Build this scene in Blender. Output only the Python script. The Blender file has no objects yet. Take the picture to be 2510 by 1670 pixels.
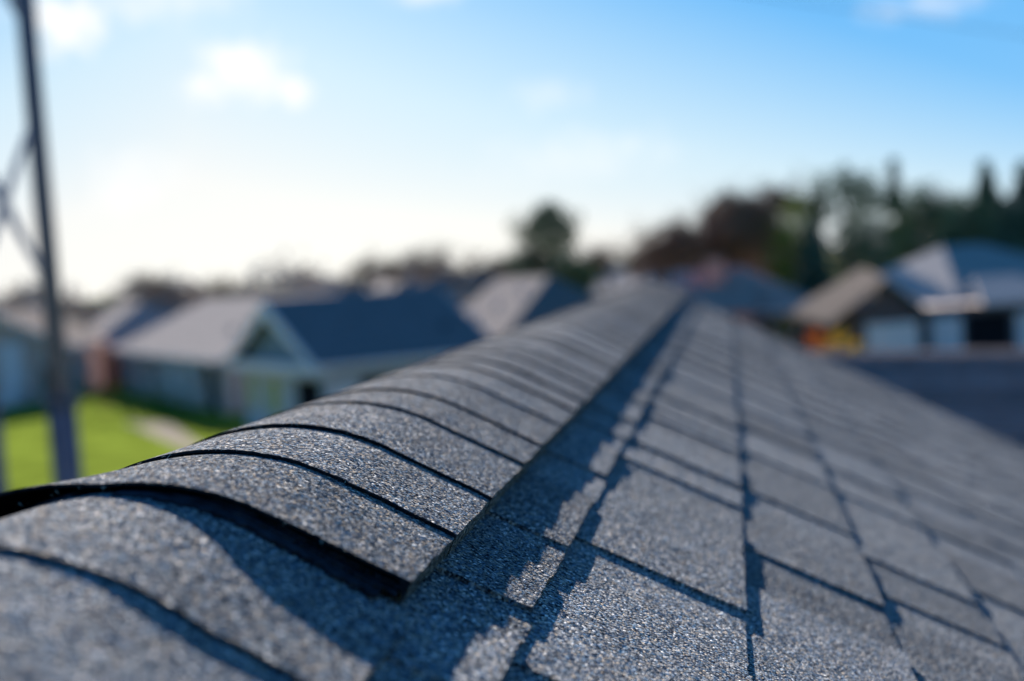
import bpy, bmesh, math, random
from mathutils import Vector, Matrix, noise
R = math.radians
rnd = random.Random(7)
S = bpy.context.scene
COL = S.collection

# ------------------------------------------------------------------ camera
FPX, IW, IH = 3480.0, 2510.0, 1670.0          # focal length and frame of the photograph in its own pixels
YAW, PIT, ROL = .1544, .0514, -.070
CAM = Vector((.3163, 0, .1039))
FW = Vector((-math.sin(YAW)*math.cos(PIT), math.cos(YAW)*math.cos(PIT), -math.sin(PIT)))
RT0 = Vector((math.cos(YAW), math.sin(YAW), 0)); UP0 = RT0.cross(FW)
RT = RT0*math.cos(ROL)+UP0*math.sin(ROL); UP = -RT0*math.sin(ROL)+UP0*math.cos(ROL)
cd = bpy.data.cameras.new('camera'); cam = bpy.data.objects.new('camera', cd); COL.objects.link(cam)
M4 = Matrix((RT, UP, -FW)).transposed().to_4x4(); M4.translation = CAM; cam.matrix_world = M4
cd.sensor_width = 36; cd.lens = 36*FPX/IW; cd.clip_start = .02; cd.clip_end = 6000
cd.dof.use_dof = True; cd.dof.focus_distance = .93; cd.dof.aperture_fstop = 3.5; cd.dof.aperture_blades = 0
S.camera = cam

# ------------------------------------------------------------------ sun, sky, exposure
SUN_EL, SUN_LEFT = R(16.5), R(17)                # elevation; degrees to the left of the ridge line (+y)
SUN = Vector((-math.sin(SUN_LEFT)*math.cos(SUN_EL), math.cos(SUN_LEFT)*math.cos(SUN_EL), math.sin(SUN_EL)))
sl = bpy.data.lights.new('sun', 'SUN'); so = bpy.data.objects.new('sun', sl); COL.objects.link(so)
sl.energy = 5.0; sl.angle = R(.53); sl.color = (1, .90, .79)
so.rotation_euler = SUN.to_track_quat('Z', 'Y').to_euler(); so.location = (0, 0, 30)
W = bpy.data.worlds.new('World'); S.world = W; W.use_nodes = True
S.view_settings.view_transform = 'Standard'; S.view_settings.look = 'None'
EV = 2.95; S.view_settings.exposure = EV; S.view_settings.gamma = 1; S.view_settings.use_curve_mapping = False
S.cycles.use_denoising = True
S.cycles.max_bounces = 6; S.cycles.caustics_reflective = False; S.cycles.caustics_refractive = False
S.cycles.sample_clamp_indirect = 4

def build_world():
    nt = W.node_tree; N = nt.nodes; L = nt.links
    for n in list(N): N.remove(n)
    out = N.new('ShaderNodeOutputWorld'); bg = N.new('ShaderNodeBackground'); bg.inputs['Strength'].default_value = .05
    sky = N.new('ShaderNodeTexSky'); sky.sky_type = 'NISHITA'; sky.sun_disc = False
    sky.sun_elevation = SUN_EL; sky.sun_rotation = -SUN_LEFT
    sky.air_density = 1.; sky.dust_density = .3; sky.ozone_density = 3.
    hs = N.new('ShaderNodeHueSaturation'); hs.inputs['Saturation'].default_value = .75
    L.new(sky.outputs[0], hs.inputs['Color'])
    def vm(op, a, b=None, out=0):
        n = N.new('ShaderNodeVectorMath'); n.operation = op
        for i, x in enumerate((a, b)):
            if x is None: continue
            if hasattr(x, 'links'): L.new(x, n.inputs[i])
            else: n.inputs[i].default_value = x
        return n.outputs['Value' if op in ('DOT_PRODUCT', 'LENGTH') else 'Vector']
    def mt(op, a, b=None, c=None, clamp=False):
        n = N.new('ShaderNodeMath'); n.operation = op; n.use_clamp = clamp
        for i, x in enumerate((a, b, c)):
            if x is None: continue
            if hasattr(x, 'links'): L.new(x, n.inputs[i])
            else: n.inputs[i].default_value = x
        return n.outputs[0]
    def mix(f, a, b):
        n = N.new('ShaderNodeMix'); n.data_type = 'RGBA'
        for i, x in ((0, f), (6, a), (7, b)):
            if hasattr(x, 'links'): L.new(x, n.inputs[i])
            else: n.inputs[i].default_value = x if i == 0 else (*x, 1)
        return n.outputs[2]
    tg = N.new('ShaderNodeTexCoord').outputs['Generated']
    el = mt('MULTIPLY', mt('ARCSINE', vm('DOT_PRODUCT', vm('NORMALIZE', tg), (0, 0, 1))), 57.3)
    elp = mt('MAXIMUM', el, 0)
    az0 = SUN_LEFT+R(4)
    ang = mt('MULTIPLY', mt('ARCCOSINE', vm('DOT_PRODUCT', vm('NORMALIZE', vm('MULTIPLY', tg, (1, 1, 0))), (-math.sin(az0), math.cos(az0), 0))), 57.3)
    w = mt('MULTIPLY', mt('EXPONENT', mt('MULTIPLY', elp, -.33)), .35)
    w = mt('ADD', w, mt('MULTIPLY_ADD', elp, -.058, 1.16))
    w = mt('MULTIPLY_ADD', ang, -.0225, w)
    w = mt('MAXIMUM', mt('MINIMUM', w, 1), mt('MULTIPLY', mt('EXPONENT', mt('MULTIPLY', elp, -.12)), .30))     # a paler band goes round the whole horizon
    KX = 1/(.05*2**EV)
    blue = mix(mt('MULTIPLY', elp, 1/45., None, True), tuple(x*KX for x in (.06, .45, .97)), tuple(x*KX for x in (.045, .31, .87)))
    own = mix(mt('POWER', w, 1.6), mix(mt('MULTIPLY', w, 1.7, None, True), blue, tuple(x*KX for x in (.44, .76, .99))), tuple(x*KX for x in (.925, .90, .905)))
    nis = vm('MULTIPLY', hs.outputs[0], (.018, .024, .024))
    base0 = vm('ADD', vm('SCALE', own), nis); base0.node.inputs[0].links[0].from_node.inputs['Scale'].default_value = .93
    tc = N.new('ShaderNodeTexCoord')
    base = base0
    # thin cirrus veil and a few small clouds, laid out by direction
    def cloud(col, dirv, size, soft, amount, bright, stretch=(1, 1, 1), nscale=75.):
        mp = N.new('ShaderNodeMapping'); mp.vector_type = 'POINT'
        d = Vector(dirv).normalized()
        sub = N.new('ShaderNodeVectorMath'); sub.operation = 'SUBTRACT'; sub.inputs[1].default_value = d
        L.new(tc.outputs['Generated'], sub.inputs[0])
        nz = N.new('ShaderNodeTexNoise'); nz.inputs['Scale'].default_value = nscale; nz.inputs['Detail'].default_value = 4
        L.new(tc.outputs['Generated'], nz.inputs['Vector'])
        sc = N.new('ShaderNodeVectorMath'); sc.operation = 'MULTIPLY'; sc.inputs[1].default_value = stretch
        L.new(sub.outputs[0], sc.inputs[0])
        ln = N.new('ShaderNodeVectorMath'); ln.operation = 'LENGTH'; L.new(sc.outputs[0], ln.inputs[0])
        ad = N.new('ShaderNodeMath'); ad.operation = 'MULTIPLY_ADD'; ad.inputs[1].default_value = -size*2.9; 
        L.new(nz.outputs['Fac'], ad.inputs[0]); L.new(ln.outputs['Value'], ad.inputs[2])
        mr = N.new('ShaderNodeMapRange'); mr.interpolation_type = 'SMOOTHSTEP'
        mr.inputs['From Min'].default_value = soft-size*.5; mr.inputs['From Max'].default_value = -size*.5-soft
        mr.inputs['To Min'].default_value = 0; mr.inputs['To Max'].default_value = amount
        L.new(ad.outputs[0], mr.inputs['Value'])
        mx = N.new('ShaderNodeMix'); mx.data_type = 'RGBA'
        L.new(mr.outputs[0], mx.inputs[0]); L.new(col, mx.inputs[6]); mx.inputs[7].default_value = (*bright, 1)
        return mx.outputs[2]
    def pd(px, py):
        return (FW+RT*((px-IW/2)/FPX)-UP*((py-IH/2)/FPX)).normalized()
    wht = tuple(x*KX for x in (1.12, 1.10, 1.08))
    for px, py, sz, so_, am, st in CLOUDS:
        base = cloud(base, pd(px, py), sz, so_, am, wht, st)
    L.new(base, bg.inputs['Color']); L.new(bg.outputs[0], out.inputs[0])
CLOUDS = [(160, 55, .019, .014, .85, (1, 1, 1.1)), (330, 10, .030, .025, .45, (.5, .5, 3.2)), (605, 178, .019, .016, .7, (.75, .75, 1.25)), (575, 150, .012, .010, .7, (1, 1, 1.2)),
          (720, 220, .012, .009, .8, (1, 1, 1.4)), (495, 212, .012, .010, .7, (1, 1, 1.3)), (1045, -12, .012, .012, .6, (.7, .7, 2)),
          (2270, 8, .018, .016, .35, (.6, .6, 2.2)), (1430, 385, .030, .03, .28, (.6, .6, 2.4)), (1330, 232, .018, .016, .25, (.8, .8, 2)), (320, 420, .020, .016, .3, (.8, .8, 1.6)), (300, 480, .018, .014, .3, (.8, .8, 1.6))]
build_world()

# ------------------------------------------------------------------ helpers
def raydir(px, py): return FW+RT*((px-IW/2)/FPX)-UP*((py-IH/2)/FPX)
def at(px, py, d): return CAM+raydir(px, py)*d                      # a point seen at that pixel, d metres ahead
def at_z(px, py, z):
    v = raydir(px, py); return CAM+v*((z-CAM.z)/v.z)
def proj(p):
    v = p-CAM; d = v.dot(FW)
    if d < .05: return None
    return IW/2+FPX*v.dot(RT)/d, IH/2-FPX*v.dot(UP)/d, d
def tag(o, label=None, cat=None, group=None, kind=None):
    if label: o['label'] = label
    if cat: o['category'] = cat
    if group: o['group'] = group
    if kind: o['kind'] = kind
    return o
def empty(name, loc=(0, 0, 0), rz=0):
    o = bpy.data.objects.new(name, None); COL.objects.link(o); o.location = loc; o.rotation_euler = (0, 0, rz); o.empty_display_size = .2
    return o
def link(name, me, mat=None, parent=None, loc=None, rz=None):
    o = bpy.data.objects.new(name, me); COL.objects.link(o)
    if mat and not me.materials: me.materials.append(mat)
    if parent: o.parent = parent
    if loc is not None: o.location = loc
    if rz is not None: o.rotation_euler = (0, 0, rz)
    return o
class MB:
    def __init__(s): s.v = []; s.f = []
    def add(s, vs, fs):
        b = len(s.v); s.v += [tuple(v) for v in vs]; s.f += [tuple(i+b for i in f) for f in fs]
    def box(s, x0, x1, y0, y1, z0, z1):
        s.add([(x0,y0,z0),(x1,y0,z0),(x1,y1,z0),(x0,y1,z0),(x0,y0,z1),(x1,y0,z1),(x1,y1,z1),(x0,y1,z1)],
              [(3,2,1,0),(4,5,6,7),(0,1,5,4),(1,2,6,5),(2,3,7,6),(3,0,4,7)])
    def tube(s, p, q, r0, r1, n=8, cap=True):
        p = Vector(p); q = Vector(q); d = (q-p)
        if d.length < 1e-6: return
        d.normalize(); a = d.orthogonal().normalized(); b = d.cross(a); vs = []
        for c, r in ((p, r0), (q, r1)):
            for i in range(n):
                t = 2*math.pi*i/n; vs.append(c+a*math.cos(t)*r+b*math.sin(t)*r)
        fs = [(i, (i+1) % n, n+(i+1) % n, n+i) for i in range(n)]
        if cap: fs += [tuple(range(n-1, -1, -1)), tuple(range(n, 2*n))]
        s.add(vs, fs)
    def slab(s, pts, t):                                             # polygon extruded downwards by t
        n = len(pts); vs = [tuple(p) for p in pts]+[(p[0], p[1], p[2]-t) for p in pts]
        s.add(vs, [tuple(range(n)), tuple(range(2*n-1, n-1, -1))]+[(i, n+i, n+(i+1) % n, (i+1) % n) for i in range(n)])
    def mesh(s, name, smooth=False):
        me = bpy.data.meshes.new(name); me.from_pydata(s.v, [], s.f); me.update()
        if smooth: me.polygons.foreach_set('use_smooth', [True]*len(me.polygons))
        return me
    def build(s, name, mat, parent=None, smooth=False, loc=None, rz=None):
        return link(name, s.mesh(name, smooth), mat, parent, loc, rz)

# ------------------------------------------------------------------ materials
def new_mat(name):
    m = bpy.data.materials.new(name); m.use_nodes = True
    return m, m.node_tree.nodes, m.node_tree.links, m.node_tree.nodes['Principled BSDF']
def plain(name, c, rough=.6, var=.12, scale=6., metal=0., bump=0., spec=0.):
    m, N, L, b = new_mat(name); b.inputs['Roughness'].default_value = rough; b.inputs['Metallic'].default_value = metal
    nz = N.new('ShaderNodeTexNoise'); nz.inputs['Scale'].default_value = scale; nz.inputs['Detail'].default_value = 5
    g = N.new('ShaderNodeNewGeometry'); L.new(g.outputs['Position'], nz.inputs['Vector'])
    cr = N.new('ShaderNodeValToRGB'); L.new(nz.outputs['Fac'], cr.inputs[0])
    cr.color_ramp.elements[0].position = .3; cr.color_ramp.elements[1].position = .7
    cr.color_ramp.elements[0].color = (*[x*(1-var) for x in c], 1); cr.color_ramp.elements[1].color = (*[min(1, x*(1+var)) for x in c], 1)
    L.new(cr.outputs[0], b.inputs['Base Color'])
    b.inputs['Specular IOR Level'].default_value = spec
    if bump:
        bp = N.new('ShaderNodeBump'); bp.inputs['Strength'].default_value = bump; L.new(nz.outputs['Fac'], bp.inputs['Height']); L.new(bp.outputs[0], b.inputs['Normal'])
    return m
def granule_mat(name, tint=(1.02, 1.05, 1.12), gran=.0016, contrast=1.0):
    m, N, L, b = new_mat(name)
    g = N.new('ShaderNodeNewGeometry'); oi = N.new('ShaderNodeObjectInfo')
    vo = N.new('ShaderNodeTexVoronoi'); vo.inputs['Scale'].default_value = 1/gran; vo.inputs['Randomness'].default_value = 1
    L.new(g.outputs['Position'], vo.inputs['Vector'])
    sp = N.new('ShaderNodeSeparateColor'); L.new(vo.outputs['Color'], sp.inputs[0])
    cr = N.new('ShaderNodeValToRGB'); e = cr.color_ramp; e.interpolation = 'CONSTANT'
    stops = [(0, (.012, .014, .018)), (.18, (.040, .045, .050)), (.38, (.075, .080, .085)), (.55, (.115, .112, .108)), (.67, (.085, .115, .145)),
             (.78, (.19, .16, .125)), (.89, (.22, .22, .215)), (.97, (.42, .41, .39))]
    while len(e.elements) < len(stops): e.elements.new(.5)
    for el, (p, c) in zip(e.elements, stops): el.position = p; el.color = (*[c[i]*tint[i] for i in range(3)], 1)
    L.new(sp.outputs[0], cr.inputs[0])
    # blotchy tone from piece to piece and across each piece
    nz = N.new('ShaderNodeTexNoise'); nz.inputs['Scale'].default_value = 16; nz.inputs['Detail'].default_value = 3; L.new(g.outputs['Position'], nz.inputs['Vector'])
    ma = N.new('ShaderNodeMath'); ma.operation = 'MULTIPLY_ADD'; ma.inputs[1].default_value = .42; ma.inputs[2].default_value = .60; L.new(oi.outputs['Random'], ma.inputs[0])
    mb = N.new('ShaderNodeMath'); mb.operation = 'MULTIPLY_ADD'; mb.inputs[1].default_value = .5; L.new(nz.outputs['Fac'], mb.inputs[0]); L.new(ma.outputs[0], mb.inputs[2])
    mx = N.new('ShaderNodeMix'); mx.data_type = 'RGBA'; mx.blend_type = 'MULTIPLY'; mx.inputs[0].default_value = 1
    cc = N.new('ShaderNodeCombineColor')
    for i in range(3): L.new(mb.outputs[0], cc.inputs[i])
    L.new(cr.outputs[0], mx.inputs[6]); L.new(cc.outputs[0], mx.inputs[7]); L.new(mx.outputs[2], b.inputs['Base Color'])
    # each granule is a little stone with its own facing
    bp = N.new('ShaderNodeBump'); bp.invert = True; bp.inputs['Strength'].default_value = .85*contrast; bp.inputs['Distance'].default_value = gran*.6
    L.new(vo.outputs['Distance'], bp.inputs['Height'])
    v1 = N.new('ShaderNodeVectorMath'); v1.operation = 'SUBTRACT'; v1.inputs[1].default_value = (.5, .5, .5); L.new(vo.outputs['Color'], v1.inputs[0])
    v2 = N.new('ShaderNodeVectorMath'); v2.operation = 'SCALE'; v2.inputs['Scale'].default_value = 1.0*contrast; L.new(v1.outputs[0], v2.inputs[0])
    v3 = N.new('ShaderNodeVectorMath'); L.new(bp.outputs[0], v3.inputs[0]); L.new(v2.outputs[0], v3.inputs[1])
    v4 = N.new('ShaderNodeVectorMath'); v4.operation = 'NORMALIZE'; L.new(v3.outputs[0], v4.inputs[0]); L.new(v4.outputs[0], b.inputs['Normal'])
    b.inputs['Roughness'].default_value = .7; b.inputs['Specular IOR Level'].default_value = 0; b.inputs['Diffuse Roughness'].default_value = .0
    return m
def far_shingle(name, c, course=.16, rough=.75):
    m, N, L, b = new_mat(name); b.inputs['Roughness'].default_value = rough; b.inputs['Specular IOR Level'].default_value = 0
    g = N.new('ShaderNodeNewGeometry')
    sp = N.new('ShaderNodeSeparateXYZ'); L.new(g.outputs['Position'], sp.inputs[0])
    nz = N.new('ShaderNodeTexNoise'); nz.inputs['Scale'].default_value = 5; nz.inputs['Detail'].default_value = 6; L.new(g.outputs['Position'], nz.inputs['Vector'])
    cr = N.new('ShaderNodeValToRGB'); L.new(nz.outputs['Fac'], cr.inputs[0]); cr.color_ramp.elements[0].position = .3; cr.color_ramp.elements[1].position = .7
    cr.color_ramp.elements[0].color = (*[x*.72 for x in c], 1); cr.color_ramp.elements[1].color = (*[x*1.25 for x in c], 1); oi = N.new('ShaderNodeObjectInfo'); mv = N.new('ShaderNodeMath'); mv.operation = 'MULTIPLY_ADD'; mv.inputs[1].default_value = .5; mv.inputs[2].default_value = .75; L.new(oi.outputs['Random'], mv.inputs[0])
    vs = N.new('ShaderNodeVectorMath'); vs.operation = 'SCALE'; L.new(cr.outputs[0], vs.inputs[0]); L.new(mv.outputs[0], vs.inputs['Scale']); L.new(vs.outputs[0], b.inputs['Base Color'])
    mm = N.new('ShaderNodeMath'); mm.operation = 'MULTIPLY'; mm.inputs[1].default_value = 1/(course*.42); L.new(sp.outputs['Z'], mm.inputs[0])
    fr = N.new('ShaderNodeMath'); fr.operation = 'FRACT'; L.new(mm.outputs[0], fr.inputs[0])
    bp = N.new('ShaderNodeBump'); bp.inputs['Strength'].default_value = .5; bp.inputs['Distance'].default_value = .01; bp.invert = True; L.new(fr.outputs[0], bp.inputs['Height']); L.new(bp.outputs[0], b.inputs['Normal'])
    return m
def siding_mat(name, c, step=.12, brick=False):
    m, N, L, b = new_mat(name); b.inputs['Roughness'].default_value = .6
    g = N.new('ShaderNodeNewGeometry'); sp = N.new('ShaderNodeSeparateXYZ'); L.new(g.outputs['Position'], sp.inputs[0])
    mm = N.new('ShaderNodeMath'); mm.operation = 'MULTIPLY'; mm.inputs[1].default_value = 1/step; L.new(sp.outputs['Z'], mm.inputs[0])
    fr = N.new('ShaderNodeMath'); fr.operation = 'FRACT'; L.new(mm.outputs[0], fr.inputs[0])
    nz = N.new('ShaderNodeTexNoise'); nz.inputs['Scale'].default_value = 9 if brick else 2; nz.inputs['Detail'].default_value = 5; L.new(g.outputs['Position'], nz.inputs['Vector'])
    cr = N.new('ShaderNodeValToRGB'); L.new(nz.outputs['Fac'], cr.inputs[0]); v = .3 if brick else .08
    cr.color_ramp.elements[0].color = (*[x*(1-v) for x in c], 1); cr.color_ramp.elements[1].color = (*[min(1, x*(1+v)) for x in c], 1); L.new(cr.outputs[0], b.inputs['Base Color'])
    bp = N.new('ShaderNodeBump'); bp.inputs['Strength'].default_value = .6; bp.inputs['Distance'].default_value = .012; L.new(fr.outputs[0], bp.inputs['Height']); L.new(bp.outputs[0], b.inputs['Normal'])
    return m
M = {}
M['granule'] = granule_mat('granulated asphalt')
M['asphalt'] = plain('black asphalt edge', (.012, .013, .016), .75, .4, 300, 0, .5)
M['underlayer'] = plain('bare asphalt underlayer', (.016, .018, .024), .5, .5, 120, 0, .4)
M['deck'] = plain('roof underlay', (.02, .02, .022), .9, .3, 20)
M['fibre'] = plain('glass fibre', (.5, .46, .4), .5, .2, 50)
M['white'] = plain('off white trim paint', (.64, .53, .51), .5, .05)
M['brick'] = siding_mat('brown brick', (.22, .13, .10), .075, True)
M['red_brick'] = siding_mat('red brick', (.50, .22, .17), .075, True)
M['tan_brick'] = siding_mat('buff brick', (.40, .29, .25), .075, True)
M['dark_brick'] = siding_mat('dark brown brick', (.075, .045, .05), .075, True)
M['grey_siding'] = siding_mat('pale blue grey siding', (.35, .34, .36), .12)
M['gable_siding'] = siding_mat('slate grey gable siding', (.11, .15, .19), .12)
M['pale_siding'] = siding_mat('pale siding', (.52, .47, .48), .12)
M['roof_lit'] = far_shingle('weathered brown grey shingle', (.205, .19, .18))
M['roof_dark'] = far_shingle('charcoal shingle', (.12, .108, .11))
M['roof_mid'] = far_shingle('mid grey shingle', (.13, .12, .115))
M['roof_dimmed'] = far_shingle('brown shingle', (.055, .051, .05))  # wing's sunward slope only: colour darkened to tone down the sunlight on it
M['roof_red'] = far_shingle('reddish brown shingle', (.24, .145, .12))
M['glass'] = plain('window glass', (.03, .035, .04), .08, .1, spec=.5)
M['blind'] = plain('yellow green curtain', (.34, .33, .10), .7, .2)
M['black'] = plain('black paint and porch shade', (.012, .012, .014), .7, .2)
M['steel'] = plain('galvanised steel', (.05, .072, .11), .7, .2, 9)
M['pale_steel'] = plain('pale steel', (.15, .19, .26), .6, .15, 9)
M['dark_steel'] = plain('dark steel', (.03, .05, .08), .6, .2, 9)
M['red'] = plain('red fabric', (.38, .05, .05), .8, .2)
M['grass'] = plain('lawn grass', (.072, .098, .014), .9, .45, .5, 0, .3, 0.)
M['far_field'] = plain('far ground', (.10, .11, .05), .95, .3, .05)
M['concrete'] = plain('concrete path', (.14, .125, .11), .85, .1, 4)
M['road'] = plain('road asphalt', (.06, .06, .065), .9, .2, 3)
M['bark'] = plain('tree bark', (.075, .06, .05), .9, .3, 12, 0, .5)
M['twig'] = plain('bare twigs', (.10, .075, .065), .9, .3, 12)
M['needle'] = plain('conifer needles', (.07, .10, .065), .8, .4, 1.5)
M['needle_grey'] = plain('grey green conifer needles', (.05, .085, .055), .8, .4, 1.5)
M['leaf_yellow'] = plain('yellow green leaves', (.15, .165, .03), .7, .3, 2)
M['leaf_orange'] = plain('orange autumn leaves', (.40, .15, .03), .7, .3, 3)
M['leaf_gold'] = plain('golden leaves', (.55, .38, .03), .7, .3, 3)
M['leaf_brown'] = plain('brown autumn foliage', (.17, .10, .06), .8, .3, .6)
M['far_leaf'] = plain('brown trees lightened for haze', (.24, .19, .165), .9, .25, .1)  # lighter than near foliage: haze of distance is put into the colour
M['leaf_green'] = plain('dark green leaves', (.08, .105, .055), .8, .35, 1.)
M['hedge'] = plain('hedge leaves', (.06, .10, .03), .8, .35, 3)

# ------------------------------------------------------------------ the ground
GZ = -5.9
def sheet(name, pts, z, mat, kind='structure'):
    m = MB(); m.add([(p[0], p[1], z) for p in pts], [tuple(range(len(pts)))]); return tag(m.build(name, mat), kind=kind)
sheet('ground', [(-3000, -600), (3000, -600), (3000, 5000), (-3000, 5000)], GZ, M['far_field'])
sheet('lawn', [(-70, -30), (60, -30), (60, 130), (-70, 130)], GZ+.004, M['grass'])

# ------------------------------------------------------------------ our own roof
PITCH = .4941; CP, SP, TP = math.cos(PITCH), math.sin(PITCH), math.tan(PITCH)
AX = -.02                                        # the crest of the ridge
Y0, Y1 = -4.0, 6.2; SMAX = 7.2
house = tag(empty('shingled_house', (0, 1, GZ)), 'house in the foreground whose charcoal shingled ridge fills the picture', 'house')
def kid(name, m, mat, parent=house, smooth=False):
    o = m.build(name, mat, parent, smooth) if isinstance(m, MB) else link(name, m, mat, parent)
    o.matrix_parent_inverse = parent.matrix_world.inverted() if parent is not house else Matrix.Translation((0, -1, -GZ))
    return o
def slope(s, y, h, side=1):                      # point on the right (side=1) or left slope, h above the fitted plane
    x = s*CP+h*SP; z = -s*SP+h*CP
    if side < 0: x = 2*AX-x
    return (x, y, z)
def mono(a, pts):                                # piecewise linear with smoothing
    for (x0, y0), (x1, y1) in zip(pts, pts[1:]):
        if a <= x1:
            t = max(0, min(1, (a-x0)/(x1-x0))); return y0+(y1-y0)*t
    return pts[-1][1]
DECK_H = -.0135
dk = MB()
for sd in (1, -1):
    q = [slope(.05, Y0, DECK_H, sd), slope(SMAX, Y0, DECK_H, sd), slope(SMAX, Y1-.012, DECK_H, sd), slope(.05, Y1-.012, DECK_H, sd)]
    if sd < 0: q = q[::-1]
    dk.slab(q, .02)
roof = kid('roof', dk, M['deck'])
ID = Matrix.Identity(4)
def rkid(name, me, mats=None):
    o = bpy.data.objects.new(name, me); COL.objects.link(o); o.parent = roof
    o.matrix_parent_inverse = (Matrix.Translation((0, 1, GZ)) @ Matrix.Translation((0, -1, -GZ))).inverted()
    return o

# --- courses of laminated shingles: raised tabs and the thinner valleys between them
E0, EXPO = .2148, .143
HV0, HV1, HT = -.0082, -.0030, .0027            # valley top at the upper and lower edge of a course; extra height of a tab
NEAR_TABS = {0: [.50, .66, .834, 1.022, 1.352, 1.63, 1.79, 1.985, 2.236, 2.42], 1: [.55, .7455, 1.082, 1.53, 1.672, 1.955, 2.05, 2.24, 2.60, 2.97],
             2: [.62, .93, 1.355, 1.70, 2.043, 2.339, 2.62], 3: [.70, 1.05, 1.442, 1.623, 2.07, 2.318, 2.718], 4: [.8, 1.12, 1.394, 1.738, 2.113, 2.5]}
TABW = {(0, .834): .10, (0, 1.022): .20, (1, .7455): .17, (1, 1.082): .33, (2, 1.355): .23, (3, 1.442): .12, (3, 1.623): .30, (4, 1.394): .22, (4, 1.738): .24}
def course_pieces(i, side):
    s0 = E0+EXPO*(i-1); s1 = s0+EXPO; rr = random.Random(100+i+(50 if side < 0 else 0))
    near = NEAR_TABS.get(i, []) if side > 0 else []
    starts = list(near)
    y = (starts[0] if starts else .0)
    pre = []
    while y > Y0:
        y -= rr.uniform(.17, .36); pre.append(y)
    starts = sorted(p for p in pre if p > Y0)+starts
    y = starts[-1]
    while True:
        y += rr.uniform(.16, .40)
        if y > Y1-.1: break
        starts.append(y)
    out = []; prev = Y0
    for k, a in enumerate(starts):
        nxt = starts[k+1] if k+1 < len(starts) else Y1
        w = TABW.get((i, a), (nxt-a)*rr.uniform(.5, .8)); b = min(a+w, nxt-.02)
        if a-prev > .005: out.append((prev, a, 0))
        out.append((a, b, 1)); prev = b
    if Y1-prev > .01: out.append((prev, Y1, 0))
    return s0, s1, out
def piece_mesh(s0, s1, a, b, tab, side, fine, seed, mb=None):
    rr = random.Random(seed); sag = rr.uniform(-.0005, .0006); ds = rr.uniform(-.002, .0025)
    hu = HV0+(HT if tab else 0); hl = HV1+(HT if tab else 0)+sag
    th = .0030+(HT if tab else 0)
    up = s0-.004
    def top(u, y):                               # u 0 upper .. 1 lower edge
        return hu+(hl-hu)*u
    n = 14 if fine else 1; j = .00038 if fine else 0
    ring = []
    seq = [(0, a), (0, b), (1, b), (1, a)]
    for k in range(4):
        (u0, y0), (u1, y1) = seq[k], seq[(k+1) % 4]
        nn = n if k else 1
        for t in range(nn):
            f = t/nn; u = u0+(u1-u0)*f; y = y0+(y1-y0)*f
            uu, yy = u, y
            if j and k:
                if k == 2 and t: uu += rr.gauss(0, j)/EXPO; 
                if k in (1, 3) and t: yy += rr.gauss(0, j)
            ring.append((up+(s1+ds-up)*uu, yy, top(u, y)))
    vs = [slope(s, y, h, side) for s, y, h in ring]+[slope(s, y, h-th, side) for s, y, h in ring]
    m = len(ring); fs = [tuple(range(m))[::-1], tuple(range(m, 2*m))]+[(i, (i+1) % m, m+(i+1) % m, m+i) for i in range(m)]
    if side < 0: fs = [f[::-1] for f in fs]
    if mb is not None: mb.add(vs, fs); return None
    me = bpy.data.meshes.new('shingle'); me.from_pydata(vs, [], fs); me.update(); me.materials.append(M['granule'])
    return me
cand = []; rest = MB(); NC = int((SMAX-E0)/EXPO)+1
for i in range(NC+1):
    s0, s1, ps = course_pieces(i, 1)
    if i == 0: s0 = .075
    for k, (a, b, tab) in enumerate(ps):
        c = proj(Vector(slope((s0+s1)/2, (a+b)/2, 0)))
        cs = [proj(Vector(slope(ss, yy, 0))) for ss in (s0, s1) for yy in (a, b)]
        area = 0
        if all(cs) and c:
            x0 = max(0, min(p[0] for p in cs)); x1 = min(IW, max(p[0] for p in cs)); z0 = max(0, min(p[1] for p in cs)); z1 = min(IH, max(p[1] for p in cs))
            if x1 > x0 and z1 > z0: area = (x1-x0)*(z1-z0)
        cand.append((area, i, k, s0, s1, a, b, tab))
cand.sort(key=lambda c: -c[0])
for r, (area, i, k, s0, s1, a, b, tab) in enumerate(cand):
    if r < 298 and area > 0:
        rkid('shingle', piece_mesh(s0, s1, a, b, tab, 1, area > 9000, i*1000+k))
    else: piece_mesh(s0, s1, a, b, tab, 1, False, i*1000+k, rest)
for i in range(NC+1):
    s0, s1, ps = course_pieces(i, -1)
    if i == 0: s0 = .075
    for k, (a, b, tab) in enumerate(ps): piece_mesh(s0, s1, a, b, tab, -1, False, 70000+i*1000+k, rest)
me = rest.mesh('remaining_shingles'); me.materials.append(M['granule']); tag(rkid('remaining_shingles', me), kind='stuff')

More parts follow.
